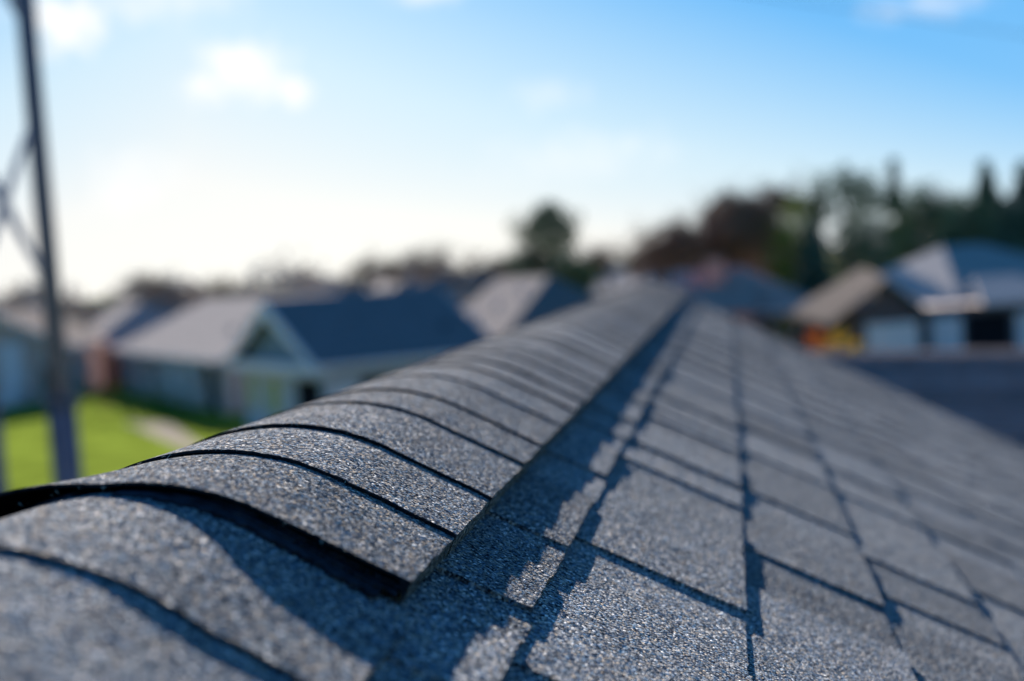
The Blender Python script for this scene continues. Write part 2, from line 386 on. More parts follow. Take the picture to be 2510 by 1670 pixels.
# --- ridge caps
CAPW = .172; BEND = .09
def cap_prof(t):
    """x, z and normal angle of the cap's resting top surface at arc length t from the crest"""
    n = 24; x = z = 0; a = abs(t); dt = a/n
    for k in range(n):
        th = PITCH*min(1, (k+.5)*dt/BEND); x += math.cos(th)*dt; z -= math.sin(th)*dt
    th = PITCH*min(1, a/BEND); sg = 1 if t >= 0 else -1
    return AX+sg*x, z+.0006, sg*th
LIFT = [(-.25, .008), (-.16, .006), (-.085, .004), (-.03, .0015), (.0, .0035), (.03, .0056), (.06, .0074), (.09, .0090), (.13, .0110), (.172, .0128)]
def smooth_lift(t):
    return sum(mono(t+d, LIFT) for d in (-.02, -.01, 0, .01, .02))/5
def cap_mesh(y0, expo, nt, nv, seed, step=.0009, lift=0., w0=-CAPW, w1=CAPW, thick=.0018, length=None, drop=0., jag=.0007, skew=0., skirt=True, curl=0.):
    rr = random.Random(seed); Lc = length or expo+.06; top = []; bot = []
    ro = Vector((seed*1.7, 0, 0))
    for jv in range(nv+1):
        v = Lc*jv/nv
        for it in range(nt+1):
            t = w0+(w1-w0)*it/nt
            x, z, th = cap_prof(t)
            h = step*(1-2*v/expo) if v < expo else -step-.0012-.02*(v-expo)
            h += .00035*noise.noise(Vector((t*14, v*10, seed*3.1))) if nt > 20 else 0
            if lift: h -= lift*smooth_lift(t)
            if curl: h += curl*max(0, min(1, (-.015-t)/.075))*max(0, 1-v/expo)**1.3
            h -= drop
            yy = y0+v+skew*t
            if jv == 0: yy += rr.gauss(0, jag)+.0022*noise.noise(Vector((t*30, seed, 2)))
            e = 0
            if it in (0, nt) and jag: e = rr.gauss(0, jag*.6)+.0012*noise.noise(Vector((v*30, seed, 5)))
            nx, nz = math.sin(th), math.cos(th)
            tx, tz = math.cos(th), -math.sin(th)
            top.append((x+nx*h+tx*e, yy, z+nz*h+tz*e)); tk = thick if 0 < it < nt or not skirt else .0135
            bot.append((x+nx*(h-tk)+tx*e, yy, z+nz*(h-tk)+tz*e))
    n1 = nt+1; o = len(top); fs = []; sm = []
    I = lambda a, b: a*n1+b
    for jv in range(nv):
        for it in range(nt):
            fs.append((I(jv, it), I(jv, it+1), I(jv+1, it+1), I(jv+1, it))); sm.append(True)
    for jv in range(nv):
        for it in range(nt):
            fs.append((o+I(jv, it), o+I(jv+1, it), o+I(jv+1, it+1), o+I(jv, it+1))); sm.append(False)
    e = 2*o                                      # the sides get their own copies so the top shades flat to its edge
    for it in range(nt):
        fs.append((e+I(0, it), e+o+I(0, it), e+o+I(0, it+1), e+I(0, it+1))); sm.append(False)
        fs.append((e+I(nv, it), e+I(nv, it+1), e+o+I(nv, it+1), e+o+I(nv, it))); sm.append(False)
    for jv in range(nv):
        fs.append((e+I(jv, 0), e+I(jv+1, 0), e+o+I(jv+1, 0), e+o+I(jv, 0))); sm.append(False)
        fs.append((e+I(jv, nt), e+o+I(jv, nt), e+o+I(jv+1, nt), e+I(jv+1, nt))); sm.append(False)
    me = bpy.data.meshes.new('ridge_cap'); me.from_pydata(top+bot+top+bot, [], fs); me.update()
    me.polygons.foreach_set('use_smooth', sm)
    me.materials.append(M['granule']); me.materials.append(M['asphalt'])
    nq = nt*nv
    for k, p in enumerate(me.polygons):
        if nq <= k < 2*nq+2*nt: p.material_index = 1
    return me
edges = [.28, .43, .576, .731, .862, .999, 1.159, 1.275, 1.43, 1.56, 1.664, 1.788, 1.931, 2.069]
rr = random.Random(3)
while edges[-1] < Y1-.2: edges.append(edges[-1]+rr.uniform(.128, .15))
pre = [.28]
while pre[-1] > Y0: pre.append(pre[-1]-.14)
edges = pre[:0:-1]+edges
for k, y in enumerate(edges):
    ex = (edges[k+1] if k+1 < len(edges) else Y1)-y
    near = .1 < y < 1.5
    lifted = abs(y-.731) < 1e-6
    st = .0009 if not abs(y-.576) < 1e-6 else .0015
    o = rkid('ridge_cap', cap_mesh(y, ex, 56 if near else 18, 10 if near else 3, k, st, 1. if y < .73 else 0., length=ex+(.06 if k+1 < len(edges) else 0), skew=rr.uniform(-.02, .02)*(.4 if y < .74 else 1), w1=CAPW if y > .73 else .184, curl=.015 if lifted else 0.))
    if lifted: o['label'] = 'lifted ridge cap with a dark gap under its front edge'
# torn asphalt layers that show in the gap under the lifted cap
def ragged_layer(y0, w0, w1, lift, drop, seed, jag):
    me = cap_mesh(y0, .131, 60, 6, seed, .0005, lift, w0, w1, .0022, .10, drop, jag, 0, False); me.materials.clear(); me.materials.append(M['underlayer'])
    for p in me.polygons: p.material_index = 0
    rkid('torn_underlayer', me)
ragged_layer(.719, .0, .160, .80, .0012, 301, .0016)
ragged_layer(.730, .03, .166, .58, .0015, 302, .0012)
ragged_layer(.737, .05, .168, .36, .0018, 303, .0009)
ragged_layer(.732, -.15, -.03, .5, .0015, 304, .001)
# loose glass fibres on cut edges
fb = MB(); rr = random.Random(9)
def fibre(p, n=5, l=.003):
    p = Vector(p)
    d = Vector((rr.gauss(0, 1), rr.gauss(-.6, .6), rr.gauss(.5, .5))).normalized()
    for k in range(n):
        q = p+d*l*rr.uniform(.3, .6); fb.tube(p, q, .00011, .00011, 4, False); p = q
        d = (d+Vector((rr.gauss(0, .6), rr.gauss(0, .6), rr.gauss(0, .6)))).normalized()
for y, n in ((.731, 26), (.862, 14), (.999, 8)):
    for _ in range(n):
        t = rr.uniform(-.06, .155); x, z, th = cap_prof(t); h = .0012
        fibre((x+math.sin(th)*h, y-.0005, z+math.cos(th)*(h-.0012)), rr.randint(2, 5), rr.uniform(.0012, .0030))
me = fb.mesh('loose_fibres'); me.materials.append(M['fibre']); tag(rkid('loose_fibres', me), kind='stuff')

# --- the body of our house below the roof
def house_box():
    ex = SMAX*CP-.45; ez = -SMAX*SP-.05; m = MB()
    xa, xb, ya, yb = 2*AX-ex, ex, Y0+.35, Y1-.35
    m.box(xa, xb, ya, yb, GZ, ez+.02)
    zt = ez+.02
    apex = -.10
    for y0, y1 in ((ya, ya+.12), (yb-.12, yb)):
        m.add([(xa, y0, zt), (xb, y0, zt), (AX, y0, apex), (xa, y1, zt), (xb, y1, zt), (AX, y1, apex)], [(0, 1, 2), (5, 4, 3), (0, 3, 4, 1), (1, 4, 5, 2), (2, 5, 3, 0)])
    kid('wall', m, M['tan_brick'])
    for sd in (1, -1):
        for yy in (Y0, Y1-.03):
            m = MB(); q = [slope(.06, yy, DECK_H-.021, sd), slope(SMAX, yy, DECK_H-.021, sd), slope(SMAX, yy+.03, DECK_H-.021, sd), slope(.06, yy+.03, DECK_H-.021, sd)]
            if sd < 0: q = q[::-1]
            m.slab(q, .16); kid('rake_board', m, M['white'])
        m = MB(); a = slope(SMAX, Y0, DECK_H-.021, sd); x0, x1 = sorted((a[0], a[0]-sd*.03)); m.box(x0, x1, Y0, Y1, a[2]-.18, a[2]); kid('fascia', m, M['white'])
house_box()

# ------------------------------------------------------------------ houses
def vec2(a): return Vector((a[0], a[1], 0))
def frame(origin, xdir):
    x = vec2(xdir).normalized(); return math.atan2(x.y, x.x)
def window(parent, inv, x0, x1, y, z0, z1, ny=-1, pane='glass', axis='y'):
    """a framed window on a wall: axis y: wall faces -y (ny=-1) or +y; axis x: wall faces -x or +x"""
    def bx(mb, a0, a1, d0, d1, b0, b1):
        lo, hi = sorted((y+ny*d0, y+ny*d1))
        if axis == 'y': mb.box(a0, a1, lo, hi, b0, b1)
        else: mb.box(lo, hi, a0, a1, b0, b1)
    m = MB(); t = .07
    bx(m, x0-t, x1+t, -.02, .05, z1, z1+t); bx(m, x0-t, x1+t, -.02, .06, z0-t, z0); bx(m, x0-t, x0, -.02, .05, z0, z1); bx(m, x1, x1+t, -.02, .05, z0, z1)
    bx(m, (x0+x1)/2-.025, (x0+x1)/2+.025, -.02, .035, z0, z1)
    w = m.build('window', M['white'], parent)
    m = MB(); bx(m, x0, x1, -.02, .015, z0, z1); m.build('pane', M[pane], w)
def panel(parent, name, x0, x1, y, z0, z1, mat, ny=-1, axis='y', d=.04, rows=0):
    def bx(mb, a0, a1, d0, d1, b0, b1):
        lo, hi = sorted((y+ny*d0, y+ny*d1))
        if axis == 'y': mb.box(a0, a1, lo, hi, b0, b1)
        else: mb.box(lo, hi, a0, a1, b0, b1)
    m = MB(); bx(m, x0, x1, -.03, d, z0, z1); o = m.build(name, M[mat], parent)
    for k in range(rows):
        h = (z1-z0)/rows; m = MB(); bx(m, x0+.06, x1-.06, d, d+.025, z0+k*h+.04, z0+(k+1)*h-.04); m.build('door_panel', M[mat], o)
    return o
def make_house(name, label, corner, along, L, Wd, rise, ends, wall, roofm, eave=-3.3, over=.45, group=None, cat='house', wallgable=None, trim='white'):
    """local frame: +x along the ridge from the near-left eave corner, +y across (away); ends: 'gable'/'hip' per end (x=0, x=L)"""
    rz = math.atan2(along[1], along[0])
    root = empty(name, (corner[0], corner[1], GZ), rz); tag(root, label, cat, group)
    ez = eave-GZ; th = .16; hz = ez+rise
    m = MB(); m.box(over, L-over, over, Wd-over, 0, ez-.03)
    hw = Wd/2
    for e, xx0, xx1 in ((ends[0], over, over+.1), (ends[1], L-over-.1, L-over)):
        if e == 'gable' and not wallgable:
            zz = ez-.03; za = ez+rise*(1-over/hw)-th
            m.add([(xx0, over, zz), (xx0, Wd-over, zz), (xx0, hw, hz-th-.02), (xx1, over, zz), (xx1, Wd-over, zz), (xx1, hw, hz-th-.02)], [(0, 2, 1), (3, 4, 5), (0, 3, 5, 2), (1, 2, 5, 4), (0, 1, 4, 3)])
    m.build('wall', M[wall], root)
    if wallgable:
        for e, xx0, xx1 in ((ends[0], over-.02, over+.1), (ends[1], L-over-.1, L-over+.02)):
            if e == 'gable':
                zz = ez-.03; m = MB()
                m.add([(xx0, over, zz), (xx0, Wd-over, zz), (xx0, hw, hz-th-.02), (xx1, over, zz), (xx1, Wd-over, zz), (xx1, hw, hz-th-.02)], [(0, 2, 1), (3, 4, 5), (0, 3, 5, 2), (1, 2, 5, 4), (0, 1, 4, 3)])
                m.build('gable_wall', M[wallgable], root)
    ra = hw if ends[0] == 'hip' else 0; rb = L-hw if ends[1] == 'hip' else L
    A, B, C, D = (0, 0, ez), (L, 0, ez), (L, Wd, ez), (0, Wd, ez); P, Q = (ra, hw, hz), (rb, hw, hz)
    m = MB(); m.slab([A, B, Q, P], th); rf = m.build('roof', M[roofm], root)
    m = MB(); m.slab([C, D, P, Q], th); m.build('roof_plane', M[roofm], rf)
    for e, tri in ((ends[0], [D, A, P]), (ends[1], [B, C, Q])):
        m = MB()
        if e == 'hip': m.slab(tri, th); m.build('roof_plane', M[roofm], rf)
    # fascia and gutters
    for a, b in ((A, B), (C, D), (D, A), (B, C)):
        if (a, b) == (D, A) and ends[0] == 'gable': continue
        if (a, b) == (B, C) and ends[1] == 'gable': continue
        x0, x1 = sorted((a[0], b[0])); y0, y1 = sorted((a[1], b[1])); g = .05
        m = MB(); m.box(x0-g if x0 == x1 == 0 else x0, x1+g if x0 == x1 else x1+.0, y0-g if y0 == y1 == 0 else y0, y1+g if y0 == y1 and y0 > 0 else (y1 if y0 != y1 else y0), ez-.2, ez-.02)
        m.build('fascia', M[trim], root)
    for e, x, top, lo, hi in ((ends[0], -.05, P, A, D), (ends[1], L, Q, B, C)):
        if e != 'gable': continue
        for c in (lo, hi):
            m = MB(); w = .24
            m.add([(x, c[1], c[2]-.01), (x, top[1], top[2]-.01), (x, top[1], top[2]-w), (x, c[1], c[2]-w), (x+.05, c[1], c[2]-.01), (x+.05, top[1], top[2]-.01), (x+.05, top[1], top[2]-w), (x+.05, c[1], c[2]-w)],
                  [(0, 1, 2, 3), (7, 6, 5, 4), (0, 4, 5, 1), (1, 5, 6, 2), (2, 6, 7, 3), (3, 7, 4, 0)])
            m.build('rake_board', M[trim], root)
    return root, ez, hz
def roof_vent(root, x, y, ez, rise, hw, name='roof_vent', mat='dark_steel'):
    z = ez+rise*(min(y, 2*hw-y)/hw); m = MB(); m.box(x-.12, x+.12, y-.12, y+.12, z-.1, z+.1); m.box(x-.17, x+.17, y-.17, y+.17, z+.1, z+.14); m.build(name, M[mat], root)
CR, CF = RT0, Vector((-math.sin(YAW), math.cos(YAW), 0))
def cd2(r, f): v = CR*r+CF*f; return (v.x, v.y)           # right / ahead of the camera -> world direction

def house_grey():
    n = at_z(775, 897, -2.95); f = at_z(560, 880, -2.95); wd = (vec2(f)-vec2(n)).length
    g = (vec2(f)-vec2(n)).normalized(); along = Vector((g.y, -g.x, 0))
    r, ez, hz = make_house('gabled_house', 'grey sided house with a white trimmed gable and dark roof behind the ridge', n, along, 7.6, wd, 2.45, ('gable', 'gable'), 'grey_siding', 'roof_dark', -2.95, wallgable='gable_siding')
    # heavy white rake boards, tie beam and porch in the gable end (x=0 faces left)
    m = MB(); m.box(-.06, .5, .0, wd, ez-.42, ez-.03); m.build('tie_beam', M['white'], r)
    m = MB(); h = ez+2.42
    for c in (0, wd):
        m = MB(); a, b = (-.09, c, ez-.05), (-.09, wd/2, h-.02); k = .62
        m.add([a, b, (b[0], b[1], b[2]-k), (a[0], a[1], a[2]-k*.35), (a[0]+.03, a[1], a[2]), (b[0]+.03, b[1], b[2]), (b[0]+.03, b[1], b[2]-k), (a[0]+.03, a[1], a[2]-k*.35)],
              [(0, 1, 2, 3), (7, 6, 5, 4), (0, 4, 5, 1), (1, 5, 6, 2), (2, 6, 7, 3), (3, 7, 4, 0)]); m.build('gable_board', M['white'], r)
    window(r, None, wd*.52, wd*.66, .45, .8, 2.2, -1, 'blind', 'x'); window(r, None, wd*.80, wd*.91, .45, .9, 2.3, -1, 'blind', 'x')
    panel(r, 'porch_shade_panel', .9, wd*.33, .45, .1, 2.3, 'black', -1, 'x', .03)  # flat black panel on the wall; the porch's shade is painted, no recess
    panel(r, 'white_door', .6, 1.75, .45, .1, 2.25, 'white', -1, 'y', .06)
    panel(r, 'porch_shade_panel', 1.9, 6.5, .45, .1, 2.3, 'black', -1, 'y', .03)  # black sheet painting the shade under the eave, solid wall behind
    roof_vent(r, 6.2, 2.0, ez, 2.45, wd/2, 'roof_vent')
    return r, n, along, wd
Rg, ng, ag, wg = house_grey()
# a red seat on the porch
def porch_seat(p, rz):
    root = empty('porch_chair', p, rz); tag(root, 'dark red seat on the porch of the grey gabled house', 'chair')
    m = MB(); m.box(-.35, .35, -.3, .3, .32, .5); m.build('seat', M['red'], root)
    m = MB(); m.box(-.35, .35, .22, .34, .5, 1.05); m.build('backrest', M['red'], root)
    for sx in (-.3, .3):
        for sy in (-.26, .28): m = MB(); m.box(sx-.03, sx+.03, sy-.03, sy+.03, 0, .32); m.build('leg', M['black'], root)
pc = Rg.matrix_basis @ Vector((-.5, wg*.2, 0)); porch_seat((pc.x, pc.y, GZ+.01), Rg.rotation_euler[2]-math.pi/2)

def lit_house(name, label, near_px, far_px, L, Wd, rise, ends, wall, roofm, eave=-3.3):
    """the left eave runs from the near corner to the far one; the roof rises to the right"""
    n = at_z(*near_px, eave); f = at_z(*far_px, eave); d = (vec2(n)-vec2(f)).normalized()     # along: from far to near, so +y (left of along) ... flip
    a = (vec2(f)-vec2(n)).normalized()
    side = Vector((a.y, -a.x, 0))                              # to the right of the direction away from us
    LL = L or (vec2(f)-vec2(n)).length
    # local +x must be along, +y = 90 deg left of it: start at the far corner and come nearer, then +y points right/away
    start = vec2(n)+a*LL
    r, ez, hz = make_house(name, label, start, -a, LL, Wd, rise, ends, wall, roofm, eave)
    return r, ez, hz, LL
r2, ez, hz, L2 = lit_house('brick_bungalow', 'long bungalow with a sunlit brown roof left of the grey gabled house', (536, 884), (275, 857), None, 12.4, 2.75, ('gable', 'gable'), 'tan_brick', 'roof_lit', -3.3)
for fx, w in ((.22, 1.2), (.38, 1.6), (.58, 1.0), (.72, 1.5)): window(r2, None, L2*fx, L2*fx+w, .45, .9, 2.2)
for fx in (.08, .50, .66): panel(r2, 'pale_wall_panel', L2*fx, L2*fx+1.6, .45, 0, 2.35, 'pale_siding', d=.05)
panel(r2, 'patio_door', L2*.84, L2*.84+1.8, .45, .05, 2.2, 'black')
roof_vent(r2, L2*.74, 2.6, ez, 2.75, 6.2); roof_vent(r2, L2*.77, 3.3, ez, 2.75, 6.2)
r3, ez, hz, L3 = lit_house('hipped_house', 'hip roofed brown brick house between the lattice mast and the long bungalow', (207, 850), (150, 822), 20, 8.6, 2.6, ('gable', 'hip'), 'dark_brick', 'roof_lit', -3.15)
panel(r3, 'end_wall_door', 2.0, 3.4, L3-.45, .05, 2.2, 'black', 1, 'x'); window(r3, None, 5.0, 6.6, L3-.45, .9, 2.2, 1, 'glass', 'x')
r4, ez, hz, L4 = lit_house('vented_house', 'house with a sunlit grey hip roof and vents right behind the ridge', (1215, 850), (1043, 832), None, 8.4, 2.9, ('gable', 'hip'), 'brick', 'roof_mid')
for x, y in ((L4*.33, 1.6), (L4*.42, 2.4), (L4*.55, 3.2)): roof_vent(r4, x, y, ez, 2.9, 4.2, 'roof_vent', 'white')  # white colour stands in for the sun's glint on these vents
r6, ez, hz, L6 = lit_house('far_house', 'far house with a small sunlit roof strip above the dark gabled roof', (905, 752), (770, 748), 18, 11, 2.5, ('gable', 'hip'), 'brick', 'roof_lit', -3.0)
c = at(185, 1003, 82); a7 = Vector(cd2(-.12, .99)).to_3d(); st = vec2(c)+a7*14-CR*9
r7, ez, hz = make_house('pale_house', 'brick house with a pale sided bay at the far left behind the lattice mast', st, -a7, 14, 9, 2.3, ('gable', 'gable'), 'tan_brick', 'roof_mid', -2.7)
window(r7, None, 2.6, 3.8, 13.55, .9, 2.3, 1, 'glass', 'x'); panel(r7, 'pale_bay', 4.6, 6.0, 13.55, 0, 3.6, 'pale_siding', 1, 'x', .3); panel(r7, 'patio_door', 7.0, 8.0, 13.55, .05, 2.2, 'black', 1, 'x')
lit_house('sunlit_cottage', 'cottage with a sunlit roof half hidden by the mast at the far left', (35, 770), (-20, 755), 16, 9, 2.2, ('gable', 'hip'), 'brick', 'roof_lit', -2.3)
lit_house('row_house', 'house with a small sunlit roof rising behind the hip roofed brown brick house', (345, 742), (300, 737), 15, 9, 2.0, ('gable', 'hip'), 'pale_siding', 'roof_lit', -2.3)
lit_house('row_house', 'brown roofed house on the skyline left of the peaked navy roof', (1010, 712), (940, 706), 15, 10, 2.2, ('gable', 'hip'), 'brick', 'roof_mid', -2.3)
lit_house('row_house', 'grey roofed house on the skyline above the long bungalow', (600, 722), (545, 716), 15, 10, 2.0, ('gable', 'hip'), 'brick', 'roof_mid', -2.4)
lit_house('row_house', 'low house with a grey sunlit roof behind the far end of the bungalow', (455, 738), (412, 733), 15, 9, 2.0, ('gable', 'hip'), 'tan_brick', 'roof_lit', -2.6)
lit_house('row_house', 'small roof just left of the sunlit roof strip on the skyline', (760, 724), (712, 719), 14, 9, 2.0, ('gable', 'hip'), 'brick', 'roof_mid', -2.5)
lit_house('row_house', 'pinkish lit roof between the vented roof and the ridge end', (1420, 704), (1372, 701), 14, 9, 2.1, ('gable', 'hip'), 'tan_brick', 'roof_lit', -2.5)
r5, ez, hz, L5 = lit_house('peaked_house', 'distant house with a navy peaked roof rising behind the vented roof', (1110, 708), (1055, 703), 14, 10, 3.2, ('gable', 'hip'), 'brick', 'roof_mid', -2.6)
c = at(1500, 690, 150); r, _, _ = make_house('distant_house', 'small distant house with pinkish lit roof at the end of the ridge', (c.x-4, c.y), cd2(.5, -.87), 12, 10, 2.6, ('hip', 'hip'), 'tan_brick', 'roof_lit', -3.2)
c = at(330, 700, 170); r, _, _ = make_house('distant_house', 'distant grey roofed house below the brown trees at the left', (c.x-8, c.y), cd2(.95, -.3), 16, 10, 3.0, ('hip', 'hip'), 'pale_siding', 'roof_mid', -4.2)
c = at(880, 690, 210); r, _, _ = make_house('distant_house', 'faint distant house on the skyline above the sunlit roof strip', (c.x-8, c.y), cd2(.95, -.3), 16, 10, 3.0, ('hip', 'hip'), 'brick', 'roof_mid', -4.0)

# --- right side: two houses facing us across the street and a dark roof next door
def garage_house():
    c = at_z(2362, 748, -3.3); a = Vector(cd2(.83, .56)).to_3d()
    r, ez, hz = make_house('garage_house', 'brick house with a tall hip roof and white garage doors at the right', c, a, 15, 11.6, 2.9, ('hip', 'hip'), 'dark_brick', 'roof_lit')
    o0 = at(2060, 700, 67); F = Matrix.Translation((o0.x, o0.y, GZ)) @ Matrix.Rotation(math.atan2(CR.y, CR.x), 4, 'Z')
    inv = (Matrix.Translation(r.location) @ Matrix.Rotation(r.rotation_euler[2], 4, 'Z')).inverted() @ F
    made = set(bpy.data.objects)
    k = (o0-CAM).dot(FW)/FPX; X = lambda px: (px-2060)*k
    m = MB(); m.box(X(2075), X(2600), 0, 4, 0, 2.75); m.build('front_wall', M['dark_brick'], r)
    m = MB(); m.slab([(X(2395), -.5, 2.75), (X(2620), -.5, 2.75), (X(2560), 3.5, 3.9), (X(2440), 3.5, 3.9)], .15); m.build('porch_roof', M['roof_lit'], r)
    g0, g1 = X(2060), X(2248); mid = (g0+g1)/2; top = 2.6+1.7
    m = MB(); m.box(g0+.3, g1-.3, -1.2, 0, 0, 2.6); m.add([(g0+.3, -1.2, 2.6), (g1-.3, -1.2, 2.6), (mid, -1.2, top-.25), (g0+.3, -1.1, 2.6), (g1-.3, -1.1, 2.6), (mid, -1.1, top-.25)], [(0, 1, 2), (5, 4, 3), (0, 2, 5, 3), (1, 4, 5, 2)])
    m.build('wing_wall', M['dark_brick'], r)
    m = MB(); m.slab([(mid, -1.6, top), (mid+1.5, 9, top+.4), (g0-.9, 9, 2.5), (g0-.9, -1.6, 2.45)], .15); rf = m.build('wing_roof', M['roof_dimmed'], r)
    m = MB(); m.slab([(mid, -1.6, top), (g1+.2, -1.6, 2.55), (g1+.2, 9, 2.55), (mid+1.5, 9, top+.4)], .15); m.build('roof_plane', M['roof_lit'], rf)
    panel(r, 'garage_door', X(2102), X(2226), -1.2, .05, 2.2, 'white', rows=4)
    panel(r, 'garage_door', X(2276), X(2350), 0, .05, 2.2, 'white', rows=4)
    panel(r, 'front_door', X(2362), X(2470), 0, .05, 2.3, 'black')
    panel(r, 'garage_door', X(2486), X(2590), 0, .05, 2.2, 'white', rows=4)
    for o in set(bpy.data.objects)-made:
        if o.parent == r: o.matrix_parent_inverse = inv
garage_house()
def chimney_house():
    c = at_z(2010, 752, -3.3); a = Vector(cd2(-.97, .22)).to_3d()
    s = vec2(c)+a*8.6
    r, ez, hz = make_house('chimney_house', 'low reddish brown roofed house with a red brick bay and chimney beyond the gable edge', s, -a, 8.6, 9, 2.5, ('gable', 'hip'), 'brick', 'roof_red')
    m = MB(); m.box(2.1, 3.1, 2.4, 3.6, 0, hz+.5); ch = m.build('chimney', M['red_brick'], r)
    m = MB(); m.box(2.02, 3.18, 2.32, 3.68, hz+.5, hz+.65); m.build('chimney_cap', M['concrete'], ch)
    m = MB(); m.box(1.6, 4.9, -2.2, .44, 0, ez+.1); m.build('brick_bay', M['red_brick'], r)
    m = MB(); m.slab([(1.3, -2.5, ez+.12), (5.2, -2.5, ez+.12), (5.2, 2.6, ez+1.55), (1.3, 2.6, ez+1.55)], .12); m.build('bay_roof', M['roof_red'], r)
    window(r, None, 5.8, 7.2, .45, .9, 2.2)
    return r
chimney_house()
def next_door():
    p = at(2080, 862, 22); q = at(2600, 862, 19.7); z = at(2300, 860, 20.8).z
    a = (vec2(q)-vec2(p)).normalized(); L = 16; hw = 4.6; rise = 2.4
    yv = Vector((-a.y, a.x, 0)); st = vec2(p)-a*1.2-yv*hw
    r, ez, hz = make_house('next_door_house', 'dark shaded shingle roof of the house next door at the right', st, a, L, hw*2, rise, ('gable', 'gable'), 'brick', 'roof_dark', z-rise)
    ang = math.atan2(rise, hw); sl_ = hw/math.cos(ang); n = 30
    sm = MB(); e = sl_/n
    sm.add([(0, 0, .002), (L, 0, .002), (L, -e*1.02, .03), (0, -e*1.02, .03), (0, -e*1.02, .004), (L, -e*1.02, .004)], [(3, 2, 1, 0), (4, 5, 2, 3)])
    me = sm.mesh('shingle_course'); me.materials.append(M['roof_dark'])
    for k in range(n):
        o = bpy.data.objects.new('shingle_course', me); COL.objects.link(o); o.parent = r
        d = k*e; o.location = (0, hw-d*math.cos(ang), hz-d*math.sin(ang)+.006); o.rotation_euler = (ang, 0, 0)
next_door()

# ------------------------------------------------------------------ paths
def gp(px, py): v = at_z(px, py, GZ); return (v.x, v.y)
sheet('path', [gp(300, 1035), gp(420, 1040), gp(520, 1110), gp(470, 1110)], GZ+.008, M['concrete'])
sheet('road', [tuple(vec2(at_z(1500, 905, GZ))+Vector(cd2(0, 0)).to_3d())[:2], gp(3600, 905), gp(3600, 872), gp(1500, 872)], GZ+.008, M['road'])
sheet('driveway', [gp(2080, 876), gp(2300, 876), gp(2260, 858), gp(2090, 858)], GZ+.012, M['concrete'])

# ------------------------------------------------------------------ lattice mast
def mast():
    D = 13.0
    base = at_z(25, 1300, GZ); d = D
    c0 = at(20, 900, d); cx, cy = c0.x, c0.y
    root = empty('lattice_mast', (cx, cy, GZ)); tag(root, 'galvanised steel lattice mast with crossed braces at the left edge', 'mast')
    H = 10.4
    def wd(z):                                    # distance of a leg from the axis
        return .47-.003*z
    rc = math.atan2(CR.y, CR.x)
    angs = [rc, rc+R(150), rc-R(100)]
    def lp(k, z): a = angs[k]; return Vector((math.cos(a)*wd(z), math.sin(a)*wd(z), z))
    for k in range(3):
        m = MB(); m.tube(lp(k, 0), lp(k, 5.06), .14, .135, 12); m.build('leg', M['steel'], root, True)
        m = MB(); m.tube(lp(k, 5.06), lp(k, H), .092, .085, 12); m.build('leg', M['steel'], root, True)
        for zz in (1.9, 5.06):
            m = MB(); a = lp(k, zz); m.tube(a-Vector((0, 0, .04)), a+Vector((0, 0, .04)), .165, .165, 12); m.build('flange', M['dark_steel'], root)
        m = MB(); a = lp(k, 0); m.box(a.x-.25, a.x+.25, a.y-.25, a.y+.25, 0, .15); m.build('footing', M['concrete'], root)
    lev = [(.4, 1.9), (2.1, 3.6), (6.1, 7.7), (8.45, 9.95)]
    for z0, z1 in lev:
        for i in range(3):
            j = (i+1) % 3
            for a, b in ((lp(i, z0), lp(j, z1)), (lp(j, z0), lp(i, z1))):
                m = MB(); m.tube(a, b, .028, .028, 8); m.build('brace', M['pale_steel'], root)
mast()
# overhead service cable far up at the right
m = MB(); a = at(100, -300, 18); b = at(3300, 195, 27); pts = [a.lerp(b, t/16)-Vector((0, 0, .1*math.sin(math.pi*t/16))) for t in range(17)]
for p, q in zip(pts, pts[1:]): m.tube(p, q, .007, .007, 6, False)
tag(m.build('overhead_cable', M['black']), 'thin dark overhead cable crossing the sky at upper right', 'cable')

# ------------------------------------------------------------------ trees
def leaf_cloud(mb, c, rad, n, size, rr, squash=1.):
    for _ in range(n):
        while True:
            p = Vector((rr.uniform(-1, 1), rr.uniform(-1, 1), rr.uniform(-1, 1)))
            if p.length < 1: break
        p = Vector((p.x*rad, p.y*rad, p.z*rad*squash))+Vector(c)
        a = Vector((rr.gauss(0, 1), rr.gauss(0, 1), rr.gauss(0, 1))).normalized(); b = a.orthogonal().normalized(); s = size*rr.uniform(.6, 1.3)
        mb.add([p-a*s, p+b*s*.5, p+a*s, p-b*s*.5], [(0, 1, 2, 3)])
def branches(mb, p, d, l, r, depth, rr, tips, spread=.6):
    q = p+d*l; mb.tube(p, q, r, r*.68, 5 if depth > 1 else 3, False)
    if depth == 0: tips.append(q); return
    for k in range(rr.choice((2, 3)) if depth > 1 else 3):
        nd = (d+Vector((rr.gauss(0, spread), rr.gauss(0, spread), rr.gauss(.12, spread*.5)))).normalized()
        branches(mb, q if k else p+d*l*rr.uniform(.6, 1), nd, l*rr.uniform(.6, .86), r*.62, depth-1, rr, tips, spread)
